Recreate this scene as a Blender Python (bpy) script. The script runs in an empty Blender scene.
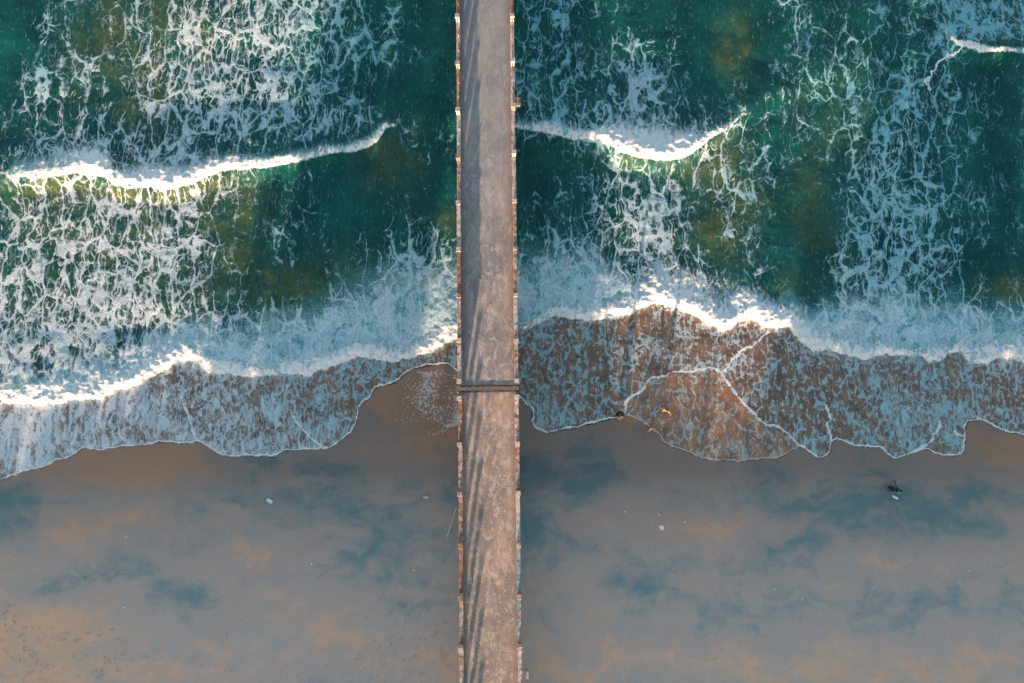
import bpy, bmesh, math, random
import numpy as np
from mathutils import Vector, Matrix
random.seed(7)
R = math.radians
scene = bpy.context.scene
COL = scene.collection

# ------------------------------------------------------------------ image coordinates
# Positions are image pixels traced by eye (projected through the camera onto the
# ground plane, origin top-left, 1024 x 683).  gp() gives the world point.
H, F, TH = 61.0, 683.0, R(4.9)
CT, ST = math.cos(TH), math.sin(TH)
def gp(px, py, z=0.0):
    u = (px-512)/F; v = (341.5-py)/F
    t = (H-z)/(CT - v*ST)
    return u*t, t*(ST+v*CT)
def to_px(x, y, z=0.0):
    # inverse of gp for arrays
    h = H-z
    zz = y*ST + h*CT
    return 512+F*x/zz, 341.5-F*(y*CT-h*ST)/zz

# ------------------------------------------------------------------ noise
def vnoise(x, y, seed=0):
    rng = np.random.RandomState(seed)
    N = 256
    tab = rng.rand(N, N)
    xi = np.floor(x).astype(np.int64); yi = np.floor(y).astype(np.int64)
    fx = x-xi; fy = y-yi
    fx = fx*fx*fx*(fx*(fx*6-15)+10); fy = fy*fy*fy*(fy*(fy*6-15)+10)
    x0 = xi % N; x1 = (xi+1) % N; y0 = yi % N; y1 = (yi+1) % N
    return (tab[y0,x0]*(1-fx)+tab[y0,x1]*fx)*(1-fy) + (tab[y1,x0]*(1-fx)+tab[y1,x1]*fx)*fy
def fbm(x, y, seed=0, octv=4, gain=.5):
    s = 0; a = 1; t = 0
    for k in range(octv):
        s = s + a*vnoise(x*2**k+k*17.3, y*2**k+k*9.1, seed+k); t += a; a *= gain
    return s/t - .5
def sstep(a, b, x):
    t = np.clip((x-a)/(b-a), 0, 1); return t*t*(3-2*t)

def table(rows, x0, y0, dx, dy, px, py):
    T = np.array(rows, float)
    fx = np.clip((px-x0)/dx, 0, T.shape[1]-1.001); fy = np.clip((py-y0)/dy, 0, T.shape[0]-1.001)
    xi = fx.astype(int); yi = fy.astype(int); a = fx-xi; b = fy-yi
    return (T[yi,xi]*(1-a)+T[yi,xi+1]*a)*(1-b)+(T[yi+1,xi]*(1-a)+T[yi+1,xi+1]*a)*b

def poly_dist(px, py, pts, wid=None, closed=False, maxd=60.0):
    """unsigned distance (image px) to a polyline, optional per-vertex value"""
    P = np.array(pts, float)
    best = np.full(px.shape, maxd); val = np.zeros(px.shape)
    n = len(P) if closed else len(P)-1
    for i in range(n):
        a = P[i]; b = P[(i+1) % len(P)]
        m = (px > min(a[0],b[0])-maxd)&(px < max(a[0],b[0])+maxd)&(py > min(a[1],b[1])-maxd)&(py < max(a[1],b[1])+maxd)
        idx = np.nonzero(m)[0]
        if not len(idx): continue
        qx = px[idx]-a[0]; qy = py[idx]-a[1]; d = b[:2]-a[:2]
        t = np.clip((qx*d[0]+qy*d[1])/max(d@d, 1e-9), 0, 1)
        dd = np.hypot(qx-t*d[0], qy-t*d[1])
        k = dd < best[idx]
        best[idx[k]] = dd[k]
        if P.shape[1] > 2: val[idx[k]] = (a[2]+(b[2]-a[2])*t)[k]
    return (best, val) if P.shape[1] > 2 else best

def smooth(pts, n=4):
    P = np.array(pts, float); Q = np.vstack([2*P[0]-P[1], P, 2*P[-1]-P[-2]]); out = []
    for i in range(1, len(Q)-2):
        for k in range(n):
            t = k/n
            a, b, c, d = Q[i-1], Q[i], Q[i+1], Q[i+2]
            out.append(.5*(2*b+(c-a)*t+(2*a-5*b+4*c-d)*t*t+(3*b-a-3*c+d)*t**3))
    out.append(Q[-2]); return [tuple(p) for p in out]
def inside(px, py, pts):
    P = pts; c = np.zeros(px.shape, bool)
    for i in range(len(P)):
        x1,y1 = P[i]; x2,y2 = P[(i+1)%len(P)]
        if y1 == y2: continue
        k = ((y1 > py) != (y2 > py))
        xi = (x2-x1)*(py-y1)/(y2-y1)+x1
        c ^= k & (px < xi)
    return c

# ------------------------------------------------------------------ materials
class NT:
    def __init__(s, name):
        s.m = bpy.data.materials.new(name); s.m.use_nodes = True
        s.t = s.m.node_tree; s.t.nodes.clear()
        s.out = s.n('ShaderNodeOutputMaterial')
    def n(s, typ, **kw):
        nd = s.t.nodes.new(typ)
        for k, v in kw.items(): setattr(nd, k, v)
        return nd
    def set(s, sock, v):
        if isinstance(v, bpy.types.NodeSocket): s.t.links.new(v, sock)
        elif isinstance(v, (tuple, list)) and len(v) == 3 and sock.type == 'RGBA': sock.default_value = (*v, 1)
        else: sock.default_value = v
    def math(s, op, a, b=0.0, c=None, clamp=False):
        nd = s.n('ShaderNodeMath', operation=op); nd.use_clamp = clamp
        s.set(nd.inputs[0], a); s.set(nd.inputs[1], b)
        if c is not None: s.set(nd.inputs[2], c)
        return nd.outputs[0]
    def add(s,a,b): return s.math('ADD',a,b)
    def sub(s,a,b): return s.math('SUBTRACT',a,b)
    def mul(s,a,b): return s.math('MULTIPLY',a,b)
    def mx(s,a,b): return s.math('MAXIMUM',a,b)
    def mn(s,a,b): return s.math('MINIMUM',a,b)
    def ramp(s, v, a, b, lo=0.0, hi=1.0, smooth=True):
        nd = s.n('ShaderNodeMapRange', interpolation_type='SMOOTHSTEP' if smooth else 'LINEAR')
        nd.clamp = True if not smooth else True
        s.set(nd.inputs[0], v); s.set(nd.inputs[1], a); s.set(nd.inputs[2], b); s.set(nd.inputs[3], lo); s.set(nd.inputs[4], hi)
        return nd.outputs[0]
    def mix(s, f, a, b):
        nd = s.n('ShaderNodeMix', data_type='RGBA')
        s.set(nd.inputs[0], f); s.set(nd.inputs[6], a); s.set(nd.inputs[7], b)
        return nd.outputs[2]
    def vmath(s, op, a, b):
        nd = s.n('ShaderNodeVectorMath', operation=op)
        s.set(nd.inputs[0], a)
        if op == 'SCALE': s.set(nd.inputs[3], b)
        else: s.set(nd.inputs[1], b)
        return nd.outputs[0]
    def noise(s, vec, scale, detail=4.0, rough=.5, out=0):
        nd = s.n('ShaderNodeTexNoise')
        s.set(nd.inputs['Vector'], vec); nd.inputs['Scale'].default_value = scale
        nd.inputs['Detail'].default_value = detail; nd.inputs['Roughness'].default_value = rough
        return nd.outputs[out]
    def voro(s, vec, scale, feature='DISTANCE_TO_EDGE', rand=1.0):
        nd = s.n('ShaderNodeTexVoronoi', feature=feature)
        s.set(nd.inputs['Vector'], vec); nd.inputs['Scale'].default_value = scale
        nd.inputs['Randomness'].default_value = rand
        return nd.outputs['Distance']
    def attr(s, name):
        nd = s.n('ShaderNodeAttribute'); nd.attribute_name = name
        sp = s.n('ShaderNodeSeparateXYZ'); s.t.links.new(nd.outputs['Vector'], sp.inputs[0])
        return sp.outputs
    def pos(s, obj=False):
        if obj: return s.n('ShaderNodeTexCoord').outputs['Object']
        return s.n('ShaderNodeNewGeometry').outputs['Position']
    def bump(s, h, strength, dist, normal=None):
        nd = s.n('ShaderNodeBump'); nd.inputs['Strength'].default_value = strength
        nd.inputs['Distance'].default_value = dist; s.set(nd.inputs['Height'], h)
        if normal is not None: s.set(nd.inputs['Normal'], normal)
        return nd.outputs[0]
    def bsdf(s, color, rough=.8, normal=None, ior=None, metal=0.0):
        b = s.n('ShaderNodeBsdfPrincipled')
        s.set(b.inputs['Base Color'], color); s.set(b.inputs['Roughness'], rough)
        if normal is not None: s.set(b.inputs['Normal'], normal)
        if ior is not None: s.set(b.inputs['IOR'], ior)
        s.set(b.inputs['Metallic'], metal)
        s.t.links.new(b.outputs[0], s.out.inputs[0])
        return b

def mat_water():
    n = NT('sea_water')
    P = n.pos()
    A = n.attr('seaA')      # coverage, olive tint (silt plus painted sun glow), cloudy
    B = n.attr('seaB')      # swash edge distance (m), inner line distance (m), crest band
    C = n.attr('seaC')      # swash(0 deep..1 thin), whiteness, hole stretch
    sx = n.vmath('MULTIPLY', P, (1.0, 0.46, 0.0))
    w1 = n.vmath('SUBTRACT', n.noise(P, 0.33, 2, .5, out=1), (.5,.5,.5))
    w2 = n.vmath('SUBTRACT', n.noise(n.vmath('MULTIPLY', P, (1,.7,0)), 1.3, 1.6, .45, out=1), (.5,.5,.5))
    w3 = n.vmath('SUBTRACT', n.noise(P, 5.0, 3, .6, out=1), (.5,.5,.5))
    Q = n.vmath('ADD', sx, n.vmath('SCALE', w1, 1.5))
    Q = n.vmath('ADD', Q, n.vmath('SCALE', w2, 0.42))
    Q = n.vmath('ADD', Q, n.vmath('SCALE', w3, 0.13))
    d1 = n.voro(Q, 0.62)
    d2 = n.voro(n.vmath('ADD', Q, (3.1, 7.7, 0)), 1.75)
    d3 = n.voro(n.vmath('ADD', n.vmath('MULTIPLY', Q, (1,1.35,1)), (13.1, 1.7, 0)), 3.8)
    nb = n.noise(P, 0.55, 3, .6)
    nm = n.noise(P, 2.2, 4, .65)
    nf = n.noise(P, 9.0, 4, .7)
    # local coverage, patchy
    cov = n.add(n.math('MULTIPLY_ADD', A[0], .95, -.185), n.mul(n.sub(nb, .5), 0.60))
    cov = n.add(cov, n.mul(n.sub(nm, .5), 0.34))
    nst = n.noise(n.vmath('ADD', n.vmath('MULTIPLY', P, (1, .16, 0)), n.vmath('SCALE', w1, .8)), .75, 3, .6)
    cov = n.add(cov, n.mul(n.sub(nst, .5), 0.75))
    cov = n.math('MULTIPLY', cov, 1.0, clamp=True)
    # lace
    jit = n.mul(n.sub(nf, .5), 0.12)
    wdt = n.ramp(cov, 0.08, 1.0, 0.0, 0.36, smooth=False)
    def lace(d, k, off, soft):
        w = n.sub(n.mul(wdt, k), off)
        e = n.sub(w, n.add(d, jit))
        return n.ramp(e, -soft, soft)
    ng = n.noise(n.vmath('ADD', P, (31., 7., 0)), 1.1, 3, .55)
    thick = n.ramp(ng, .30, .72, .25, 1.75, smooth=False)
    l1 = n.mul(lace(d1, n.mul(thick, 0.46), 0.008, 0.034), n.ramp(n.add(cov, n.mul(n.sub(ng, .5), .5)), .03, .26))
    l2 = n.mul(lace(d2, n.mul(thick, 0.78), 0.048, 0.055), n.ramp(n.add(cov, n.mul(n.sub(ng, .5), .9)), .16, .42))
    l3 = n.mul(lace(d3, n.math('MULTIPLY_ADD', thick, .4, .65), 0.115, 0.09), n.ramp(n.add(cov, n.mul(n.sub(ng, .5), 1.5)), .34, .76))
    clump = n.ramp(n.add(n.add(cov, n.mul(n.sub(ng, .5), 1.5)), n.mul(n.sub(nf, .5), 1.1)), .80, 1.20)
    lc = n.mx(l1, n.mx(n.mul(l2, .90), n.mx(n.mul(l3, .85), n.mul(clump, .9))))
    # long thin filaments
    fil = n.math('ABSOLUTE', n.sub(n.noise(n.vmath('ADD', Q, (5.,2.,0)), 0.9, 3, .5), .5))
    fl = n.mul(n.ramp(fil, 0.022, 0.0), n.ramp(cov, 0.02, 0.25))
    lc = n.mx(lc, n.mul(fl, .38))
    veil = n.mul(n.ramp(n.add(cov, n.mul(n.sub(nm, .5), .6)), 0.35, 1.0), 0.20)
    lc = n.mx(n.mul(lc, n.ramp(nf, .22, .62, .55, 1.0)), veil)
    # cloudy aerated foam behind the bores: swirls
    qc = n.vmath('ADD', P, n.vmath('ADD', n.vmath('SCALE', w2, 2.6), n.vmath('SCALE', w1, 2.0)))
    cl = n.noise(n.vmath('MULTIPLY', qc, (1, .8, 0)), .75, 7, .58)
    cl2 = n.noise(n.vmath('ADD', qc, (9,9,0)), 1.5, 5, .62)
    rid = n.ramp(n.math('ABSOLUTE', n.sub(cl2, .5)), .075, 0.0)
    cl3 = n.noise(n.vmath('ADD', qc, (3,19,0)), 4.2, 4, .62)
    rid2 = n.ramp(n.math('ABSOLUTE', n.sub(cl3, .5)), .07, 0.0)
    clf = n.ramp(n.add(cl, n.mul(n.sub(A[0], .6), .55)),   .40, .62)
    clf = n.add(n.mul(clf, .55), n.add(n.mul(rid, .34), n.mul(rid2, .18)))
    clf = n.math('MULTIPLY', clf, n.ramp(A[0], .15, .7, .5, 1.05), clamp=True)
    foam = n.add(n.mul(lc, n.sub(1.0, A[2])), n.mul(n.mx(n.mul(clf, .88), n.mul(lc, .97)), A[2]))
    # swash sheet: dense foam with small elongated holes
    Sx = n.vmath('MULTIPLY', P, (1.0, .62, 0))
    Sx = n.vmath('MULTIPLY', P, (1.0, .33, 0))
    S = n.vmath('ADD', n.vmath('ADD', Sx, n.vmath('SCALE', w1, 1.3)), n.vmath('ADD', n.vmath('SCALE', w2, .55), n.vmath('SCALE', w3, .13)))
    h1 = n.voro(S, 2.0, 'SMOOTH_F1'); h2 = n.noise(S, 2.3, 4, .58)
    hv = n.add(n.mul(n.sub(h2, .5), 1.25), n.mul(n.sub(.42, h1), .35))
    scov = n.add(n.math('MULTIPLY_ADD', C[1], .26, n.sub(n.mul(A[0], 1.0), .17)), n.mul(n.sub(nb, .5), .30))
    sf = n.ramp(n.add(n.sub(scov, .79), n.mul(hv, -1.0)), -.08, .08)
    h3 = n.voro(n.vmath('ADD', S, (4.,4.,0)), 1.5)
    sf = n.mx(sf, n.mul(n.ramp(n.add(h3, n.mul(n.sub(nf, .5), .10)), n.ramp(n.add(nm, n.mul(n.sub(nb, .5), .8)), .34, .68, .0, .19), .0), .85))
    h5 = n.voro(n.vmath('ADD', S, (14.,2.,0)), 2.9)
    sf = n.mx(sf, n.mul(n.ramp(n.add(h5, n.mul(n.sub(nf, .5), .16)), n.ramp(n.add(n.add(nm, n.mul(n.sub(nb, .5), .8)), n.mul(n.sub(scov, .6), .7)), .34, .72, .0, .24), .0), .78))
    h4 = n.noise(n.vmath('ADD', S, (8., 3., 0)), 6.5, 3, .65)
    sf = n.mx(sf, n.mul(n.ramp(n.add(h4, n.mul(n.sub(scov, .5), .4)), .52, .62), .25))
    sf = n.mul(sf, n.math('MULTIPLY_ADD', C[2], -.30, 1.0))
    sf = n.mul(sf, n.ramp(nf, .25, .65, .62, .97))
    sf = n.mul(sf, n.ramp(A[0], .1, .5, .25, 1.0))
    foam = n.add(n.mul(foam, n.sub(1.0, C[0])), n.mul(sf, C[0]))
    nt_ = n.noise(n.vmath('ADD', P, n.vmath('SCALE', w3, .5)), 5.5, 6, .78)
    foam = n.mul(foam, n.ramp(nt_, .34, .60, n.add(.52, n.mul(C[0], .22)), 1.0))
    # bright crest band of solid foam
    cb = n.add(B[2], n.mul(n.sub(nm, .5), 1.35))
    cb = n.add(cb, n.mul(n.sub(.15, d2), 1.5))
    cb = n.add(cb, n.mul(n.sub(nf, .5), .30))
    cbm = n.ramp(cb, .36, .66)
    fx_ = n.noise(n.vmath('ADD', n.vmath('MULTIPLY', P, (1.0, .28, 0)), n.vmath('SCALE', w3, .12)), 4.5, 4, .65)
    fea = n.mul(n.ramp(n.add(B[2], n.mul(n.sub(fx_, .5), 1.3)), .05, .75), .8)
    foam = n.mx(foam, fea)
    foam = n.mx(foam, n.mul(cbm, n.ramp(nt_, .32, .58, .74, 1.0)))
    # rims
    rw = n.ramp(nm, .3, .7, .035, .13)
    rim = n.ramp(n.math('ABSOLUTE', n.sub(B[0], .07)), rw, n.mul(rw, .35))
    foam = n.mx(foam, n.mul(rim, n.math('MULTIPLY_ADD', C[2], -.5, .9)))
    rw2 = n.ramp(nm, .32, .68, .0, .17)
    rim2 = n.ramp(n.add(B[1], n.mul(n.sub(nf, .5), .22)), rw2, n.mul(rw2, .3))
    foam = n.mx(foam, n.mul(rim2, .9))
    # water body
    nw = n.noise(n.vmath('MULTIPLY', P, (1,.7,0)), .28, 4, .55)
    deep = n.mix(n.ramp(nw, .3, .7), (0.0012, 0.045, 0.042), (0.0045, 0.088, 0.074))
    olive = n.mix(n.ramp(nm, .3, .7), (0.040, 0.100, 0.034), (0.100, 0.115, 0.040))
    pl = n.noise(n.vmath('ADD', n.vmath('MULTIPLY', P, (1, .45, 0)), n.vmath('ADD', n.vmath('SCALE', w1, 2.5), n.vmath('SCALE', w2, .8))), .8, 5, .6)
    body = n.mix(n.math('MULTIPLY', A[1], n.ramp(pl, .30, .56, .25, 1.1), clamp=True), deep, olive)
    milky = n.mix(n.mul(A[2], .55), body, (0.05, 0.38, 0.41))
    nsd = n.noise(P, .9, 4, .6)
    brown = n.mix(n.ramp(nsd, .3, .7), (0.13, 0.084, 0.060), (0.25, 0.145, 0.088))
    brown = n.mix(n.mul(C[2], .8), brown, n.mix(n.ramp(nsd, .35, .65), (.20, .125, .085), (.40, .205, .105)))
    body = n.mix(C[0], milky, brown)
    white = n.mix(n.ramp(n.add(C[1], n.mul(A[2], n.add(n.mul(n.sub(cl, .42), 3.0), n.mul(rid, .4)))), .28, .92), (0.22, 0.58, 0.66), (0.68, 0.79, 0.84))  # bluish end includes a painted shade tint
    white = n.mix(cbm, white, (0.86, 0.85, 0.82))
    white = n.mix(n.mx(rim, n.mul(rim2, .8)), white, (.80, .82, .82))
    col = n.mix(foam, body, white)
    rough = n.ramp(foam, 0, .6, .16, .85)
    hgt = n.add(n.mul(foam, n.add(.35, n.mul(nf, .9))), n.mul(nm, .55))
    hgt = n.add(hgt, n.mul(cbm, n.add(n.mul(nf, 1.6), n.mul(nm, 2.2))))
    nrm = n.bump(hgt, .6, .07)
    b = n.bsdf(col, rough, nrm, ior=1.33)
    return n.m

def mat_sand():
    n = NT('wet_sand')
    P = n.pos()
    A = n.attr('sandA')    # hue (0 wet teal, sky sheen painted in .. 1 peach), lightness, near-swash wet
    w = n.vmath('SUBTRACT', n.noise(P, .25, 3, .55, out=1), (.5,.5,.5))
    Q = n.vmath('ADD', n.vmath('MULTIPLY', P, (.5, 1.1, 0)), n.vmath('SCALE', w, 5.0))
    n1 = n.noise(Q, .22, 5, .55); n2 = n.noise(Q, .9, 5, .6); n3 = n.noise(P, 7.0, 5, .7); n4 = n.noise(P, 40.0, 2, .6)
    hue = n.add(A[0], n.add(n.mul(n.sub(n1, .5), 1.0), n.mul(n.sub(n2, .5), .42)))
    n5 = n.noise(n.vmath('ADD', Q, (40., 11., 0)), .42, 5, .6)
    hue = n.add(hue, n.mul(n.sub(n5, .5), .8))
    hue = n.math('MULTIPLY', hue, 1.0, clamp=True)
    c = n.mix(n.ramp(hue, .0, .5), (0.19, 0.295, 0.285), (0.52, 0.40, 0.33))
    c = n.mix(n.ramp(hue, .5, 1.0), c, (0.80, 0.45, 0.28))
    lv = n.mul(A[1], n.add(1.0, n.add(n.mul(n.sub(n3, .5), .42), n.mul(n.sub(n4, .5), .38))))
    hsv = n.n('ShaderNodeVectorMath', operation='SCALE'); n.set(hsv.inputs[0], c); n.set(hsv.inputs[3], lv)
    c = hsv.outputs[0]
    spk = n.ramp(n.noise(P, 16, 2, .5), .70, .76)
    c = n.mix(n.mul(spk, n.ramp(n2, .5, .65, 0, .5)), c, (.42, .38, .34))
    B = n.attr('sandB')
    c = n.mix(n.mul(n.ramp(B[0], .1, .6), .55), c, (.26, .155, .10))
    rz = n.ramp(n.add(n.mul(B[0], .55), n.mul(n.sub(n.noise(P, 5.5, 4, .7), .5), 1.6)), .42, .62)
    rz = n.mul(rz, n.ramp(B[0], .05, .5))
    c = n.mix(n.mul(rz, .8), c, (.60, .58, .55))
    c = n.mix(n.mul(B[1], .15), c, (.10, .085, .075))
    rough = n.ramp(A[2], 0, 1, .62, .30)
    nrm = n.bump(n.add(n.mul(n3, .5), n.mul(n2, .8)), .28, .03)
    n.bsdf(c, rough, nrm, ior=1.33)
    return n.m

def mat_deck():
    n = NT('weathered_concrete_deck')
    P = n.pos(True)
    w = n.vmath('SUBTRACT', n.noise(P, .6, 3, .55, out=1), (.5,.5,.5))
    Q = n.vmath('ADD', n.vmath('MULTIPLY', P, (1.0, .45, 1)), n.vmath('SCALE', w, 1.4))
    a = n.noise(Q, .55, 5, .6); b = n.noise(Q, 2.6, 5, .7); c = n.noise(P, 12, 4, .7)
    g = n.noise(n.vmath('MULTIPLY', P, (.8, 11, 1)), 1.6, 3, .7)
    col = n.mix(n.ramp(a, .38, .62), (.20, .195, .195), (.37, .305, .265))
    col = n.mix(n.mul(n.ramp(b, .52, .62), .65), col, (.52, .47, .43))
    col = n.mix(n.mul(n.ramp(b, .47, .36), .7), col, (.16, .15, .145))
    col = n.mix(n.mul(n.ramp(c, .5, .66), .55), col, (.55, .52, .48))
    col = n.mix(n.mul(n.ramp(c, .48, .34), .6), col, (.12, .11, .105))
    col = n.mix(n.mul(n.ramp(g, .52, .7), .28), col, (.16, .14, .13))
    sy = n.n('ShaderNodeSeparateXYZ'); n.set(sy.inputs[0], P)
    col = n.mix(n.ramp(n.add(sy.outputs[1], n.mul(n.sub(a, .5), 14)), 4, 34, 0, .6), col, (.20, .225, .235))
    # darker brown towards both deck edges
    sp = n.n('ShaderNodeSeparateXYZ'); n.set(sp.inputs[0], P)
    ax = n.math('ABSOLUTE', sp.outputs[0])
    ed = n.mul(n.ramp(n.add(ax, n.mul(n.sub(a, .5), 1.4)), 1.55, 2.35), .55)
    col = n.mix(ed, col, (.13, .105, .09))
    rs = n.mul(n.ramp(n.noise(P, 1.1, 4, .7), .60, .70), n.ramp(ax, .8, 2.2, .1, .7))
    col = n.mix(rs, col, (.30, .13, .055))
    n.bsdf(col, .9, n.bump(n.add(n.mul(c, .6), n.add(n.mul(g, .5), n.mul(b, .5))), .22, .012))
    return n.m

def mat_rail(name, base, rust_lo=.5, rust=(.20, .075, .04), base2=(.33,.29,.27)):
    n = NT(name)
    P = n.pos(True)
    oi = n.n('ShaderNodeObjectInfo').outputs['Random']
    off = n.n('ShaderNodeCombineXYZ'); n.set(off.inputs[0], n.mul(oi, 37.0)); n.set(off.inputs[1], n.mul(oi, 91.0))
    Q = n.vmath('ADD', P, off.outputs[0])
    a = n.noise(Q, 2.4, 5, .7); b = n.noise(Q, 7.0, 4, .7)
    col = n.mix(n.ramp(b, .38, .60), base2, base)
    th = n.add(rust_lo, n.mul(n.sub(oi, .5), -.16))
    r = n.math('GREATER_THAN', n.add(a, n.mul(n.sub(b, .5), .4)), th)
    rs = n.ramp(n.sub(n.add(a, n.mul(n.sub(b, .5), .4)), th), -.02, .05)
    col = n.mix(rs, col, n.mix(n.ramp(b, .4, .6), rust, (.30, .15, .08)))
    col = n.mix(n.ramp(b, .34, .28), col, (.06, .045, .04))
    n.bsdf(col, .9, n.bump(n.add(a, b), .4, .02))
    return n.m

def mat_simple(name, col, rough=.7, var=.25, scale=8.0, metal=0.0):
    n = NT(name)
    P = n.pos(True)
    a = n.noise(P, scale, 4, .6)
    dark = tuple(c*(1-var) for c in col); lite = tuple(min(1, c*(1+var)) for c in col)
    n.bsdf(n.mix(n.ramp(a, .3, .7), dark, lite), rough, n.bump(a, .15, .01), metal=metal)
    return n.m

# ------------------------------------------------------------------ objects
def link(name, me, mat=None, parent=None, smooth=False):
    o = bpy.data.objects.new(name, me); COL.objects.link(o)
    if mat is not None:
        me.materials.clear(); me.materials.append(mat)
    if parent is not None: o.parent = parent
    if smooth:
        me.polygons.foreach_set('use_smooth', [True]*len(me.polygons))
    return o
def tag(o, label=None, cat=None, group=None, kind=None):
    if label: o['label'] = label
    if cat: o['category'] = cat
    if group: o['group'] = group
    if kind: o['kind'] = kind
    return o
def empty(name, loc, rz=0):
    o = bpy.data.objects.new(name, None); COL.objects.link(o)
    o.location = loc; o.rotation_euler = (0, 0, rz); o.empty_display_size = .3
    return o
def bm_mesh(bm, name):
    me = bpy.data.meshes.new(name); bm.to_mesh(me); bm.free(); return me
def box(bm, cx, cy, cz, sx, sy, sz, bev=0.0, rough=0.0, cuts=0, rng=random):
    b2 = bmesh.new()
    bmesh.ops.create_cube(b2, size=1)
    bmesh.ops.scale(b2, vec=(sx, sy, sz), verts=b2.verts)
    if cuts:
        ed = [e for e in b2.edges if abs((e.verts[0].co-e.verts[1].co).y) > .5*sy]
        bmesh.ops.subdivide_edges(b2, edges=ed, cuts=cuts, use_grid_fill=True)
    if bev: bmesh.ops.bevel(b2, geom=[e for e in b2.edges if e.is_boundary or len(e.link_faces) == 2 and e.calc_face_angle(0) > .5], offset=bev, segments=2, affect='EDGES', profile=.6)
    for v in b2.verts:
        if rough: v.co += Vector((rng.uniform(-1,1), rng.uniform(-.3,.3), rng.uniform(-1,1)))*rough
        v.co += Vector((cx, cy, cz))
    tmp = bpy.data.meshes.new('tmp'); b2.to_mesh(tmp); b2.free(); bm.from_mesh(tmp); bpy.data.meshes.remove(tmp)

def grid_mesh(name, X, Y, Z, keep=None):
    ny, nx = X.shape
    co = np.stack([X, Y, Z], -1).reshape(-1, 3).astype(np.float32)
    i = np.arange(ny*nx).reshape(ny, nx)
    q = np.stack([i[:-1,:-1], i[:-1,1:], i[1:,1:], i[1:,:-1]], -1).reshape(-1, 4)
    if keep is not None:
        k = keep.reshape(-1)
        q = q[k[q].all(1)]
        used = np.zeros(ny*nx, bool); used[q.reshape(-1)] = True
        remap = np.cumsum(used)-1
        q = remap[q]; co = co[used]
    else: used = np.ones(ny*nx, bool)
    me = bpy.data.meshes.new(name)
    me.vertices.add(len(co)); me.vertices.foreach_set('co', co.reshape(-1))
    me.loops.add(q.size); me.loops.foreach_set('vertex_index', q.reshape(-1).astype(np.int32))
    me.polygons.add(len(q)); me.polygons.foreach_set('loop_start', np.arange(0, q.size, 4, dtype=np.int32))
    me.update(calc_edges=True)
    me.polygons.foreach_set('use_smooth', np.ones(len(q), bool))
    return me, used
def add_attr(me, name, a, b, c, used):
    at = me.attributes.new(name, 'FLOAT_VECTOR', 'POINT')
    d = np.stack([a.reshape(-1)[used], b.reshape(-1)[used], c.reshape(-1)[used]], -1).astype(np.float32)
    at.data.foreach_set('vector', d.reshape(-1))
def axis(lo, hi, step, far_lo, far_hi, g=1.25):
    a = list(np.arange(lo, hi+step*.5, step))
    s = step; x = a[-1]
    while x < far_hi: s *= g; x += s; a.append(x)
    s = step; x = a[0]; pre = []
    while x > far_lo: s *= g; x -= s; pre.append(x)
    return np.array(pre[::-1]+a)

# ------------------------------------------------------------------ shore curves (image px)
EDGE = [(-400,505),(-60,492),(0,481),(12,478),(25,472),(45,465),(62,459),(83,450),(92,450),(105,451),(120,448),(140,446),(160,443),(172,442),(180,444),(192,443),(198,441),(210,448),(222,455),(235,456),(257,457),(275,455),(285,451),(300,449),(318,448),(330,448),(338,444),(350,436),(358,425),(359,412),(363,403),(370,398),(377,388),(390,383),(400,380),(410,373),(425,367),(431,366),(445,364),(455,370),(470,380),(500,388),(519,397),(524,403),(531,408),(532,415),(532,424),(538,430),(547,432),(560,430),(575,428),(590,425),(603,420),(615,418),(624,415),(636,419),(645,424),(652,430),(660,436),(665,444),(680,449),(700,457),(720,461),(740,461),(765,458),(785,455),(795,449),(800,446),(810,453),(820,458),(829,453),(832,443),(845,442),(855,446),(870,447),(880,448),(885,453),(895,459),(905,455),(915,452),(925,449),(935,454),(945,456),(955,456),(962,451),(964,436),(968,424),(975,421),(985,422),(998,430),(1010,434),(1024,436),(1080,446),(1400,440)]
LINES = [
 [(624,414),(627,402),(638,393),(645,385),(655,379),(670,374),(690,371),(710,369),(720,372),(728,383),(738,397),(750,410),(760,420),(768,425),(780,429),(790,436),(799,446)],
 [(720,371),(728,364),(738,356),(750,347),(762,337),(768,333)],
 [(824,404),(829,418),(828,428),(832,441)],
 [(938,420),(936,430),(930,438),(918,448),(905,454)],
 [(952,430),(958,434),(964,432)],
 [(956,50),(944,60),(932,68),(926,80),(928,88)],
 [(290,410),(300,425),(312,438),(326,447)],
 [(180,394),(186,410),(196,438)],
]
FAINT = [(640,420),(655,428),(672,434)]
EDGE = EDGE[:1]+smooth(EDGE[1:-1], 4)+EDGE[-1:]
LINES = [smooth(l, 4) for l in LINES]
EDGE_POLY = EDGE + [(1400,-4000),(-400,-4000)]

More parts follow.
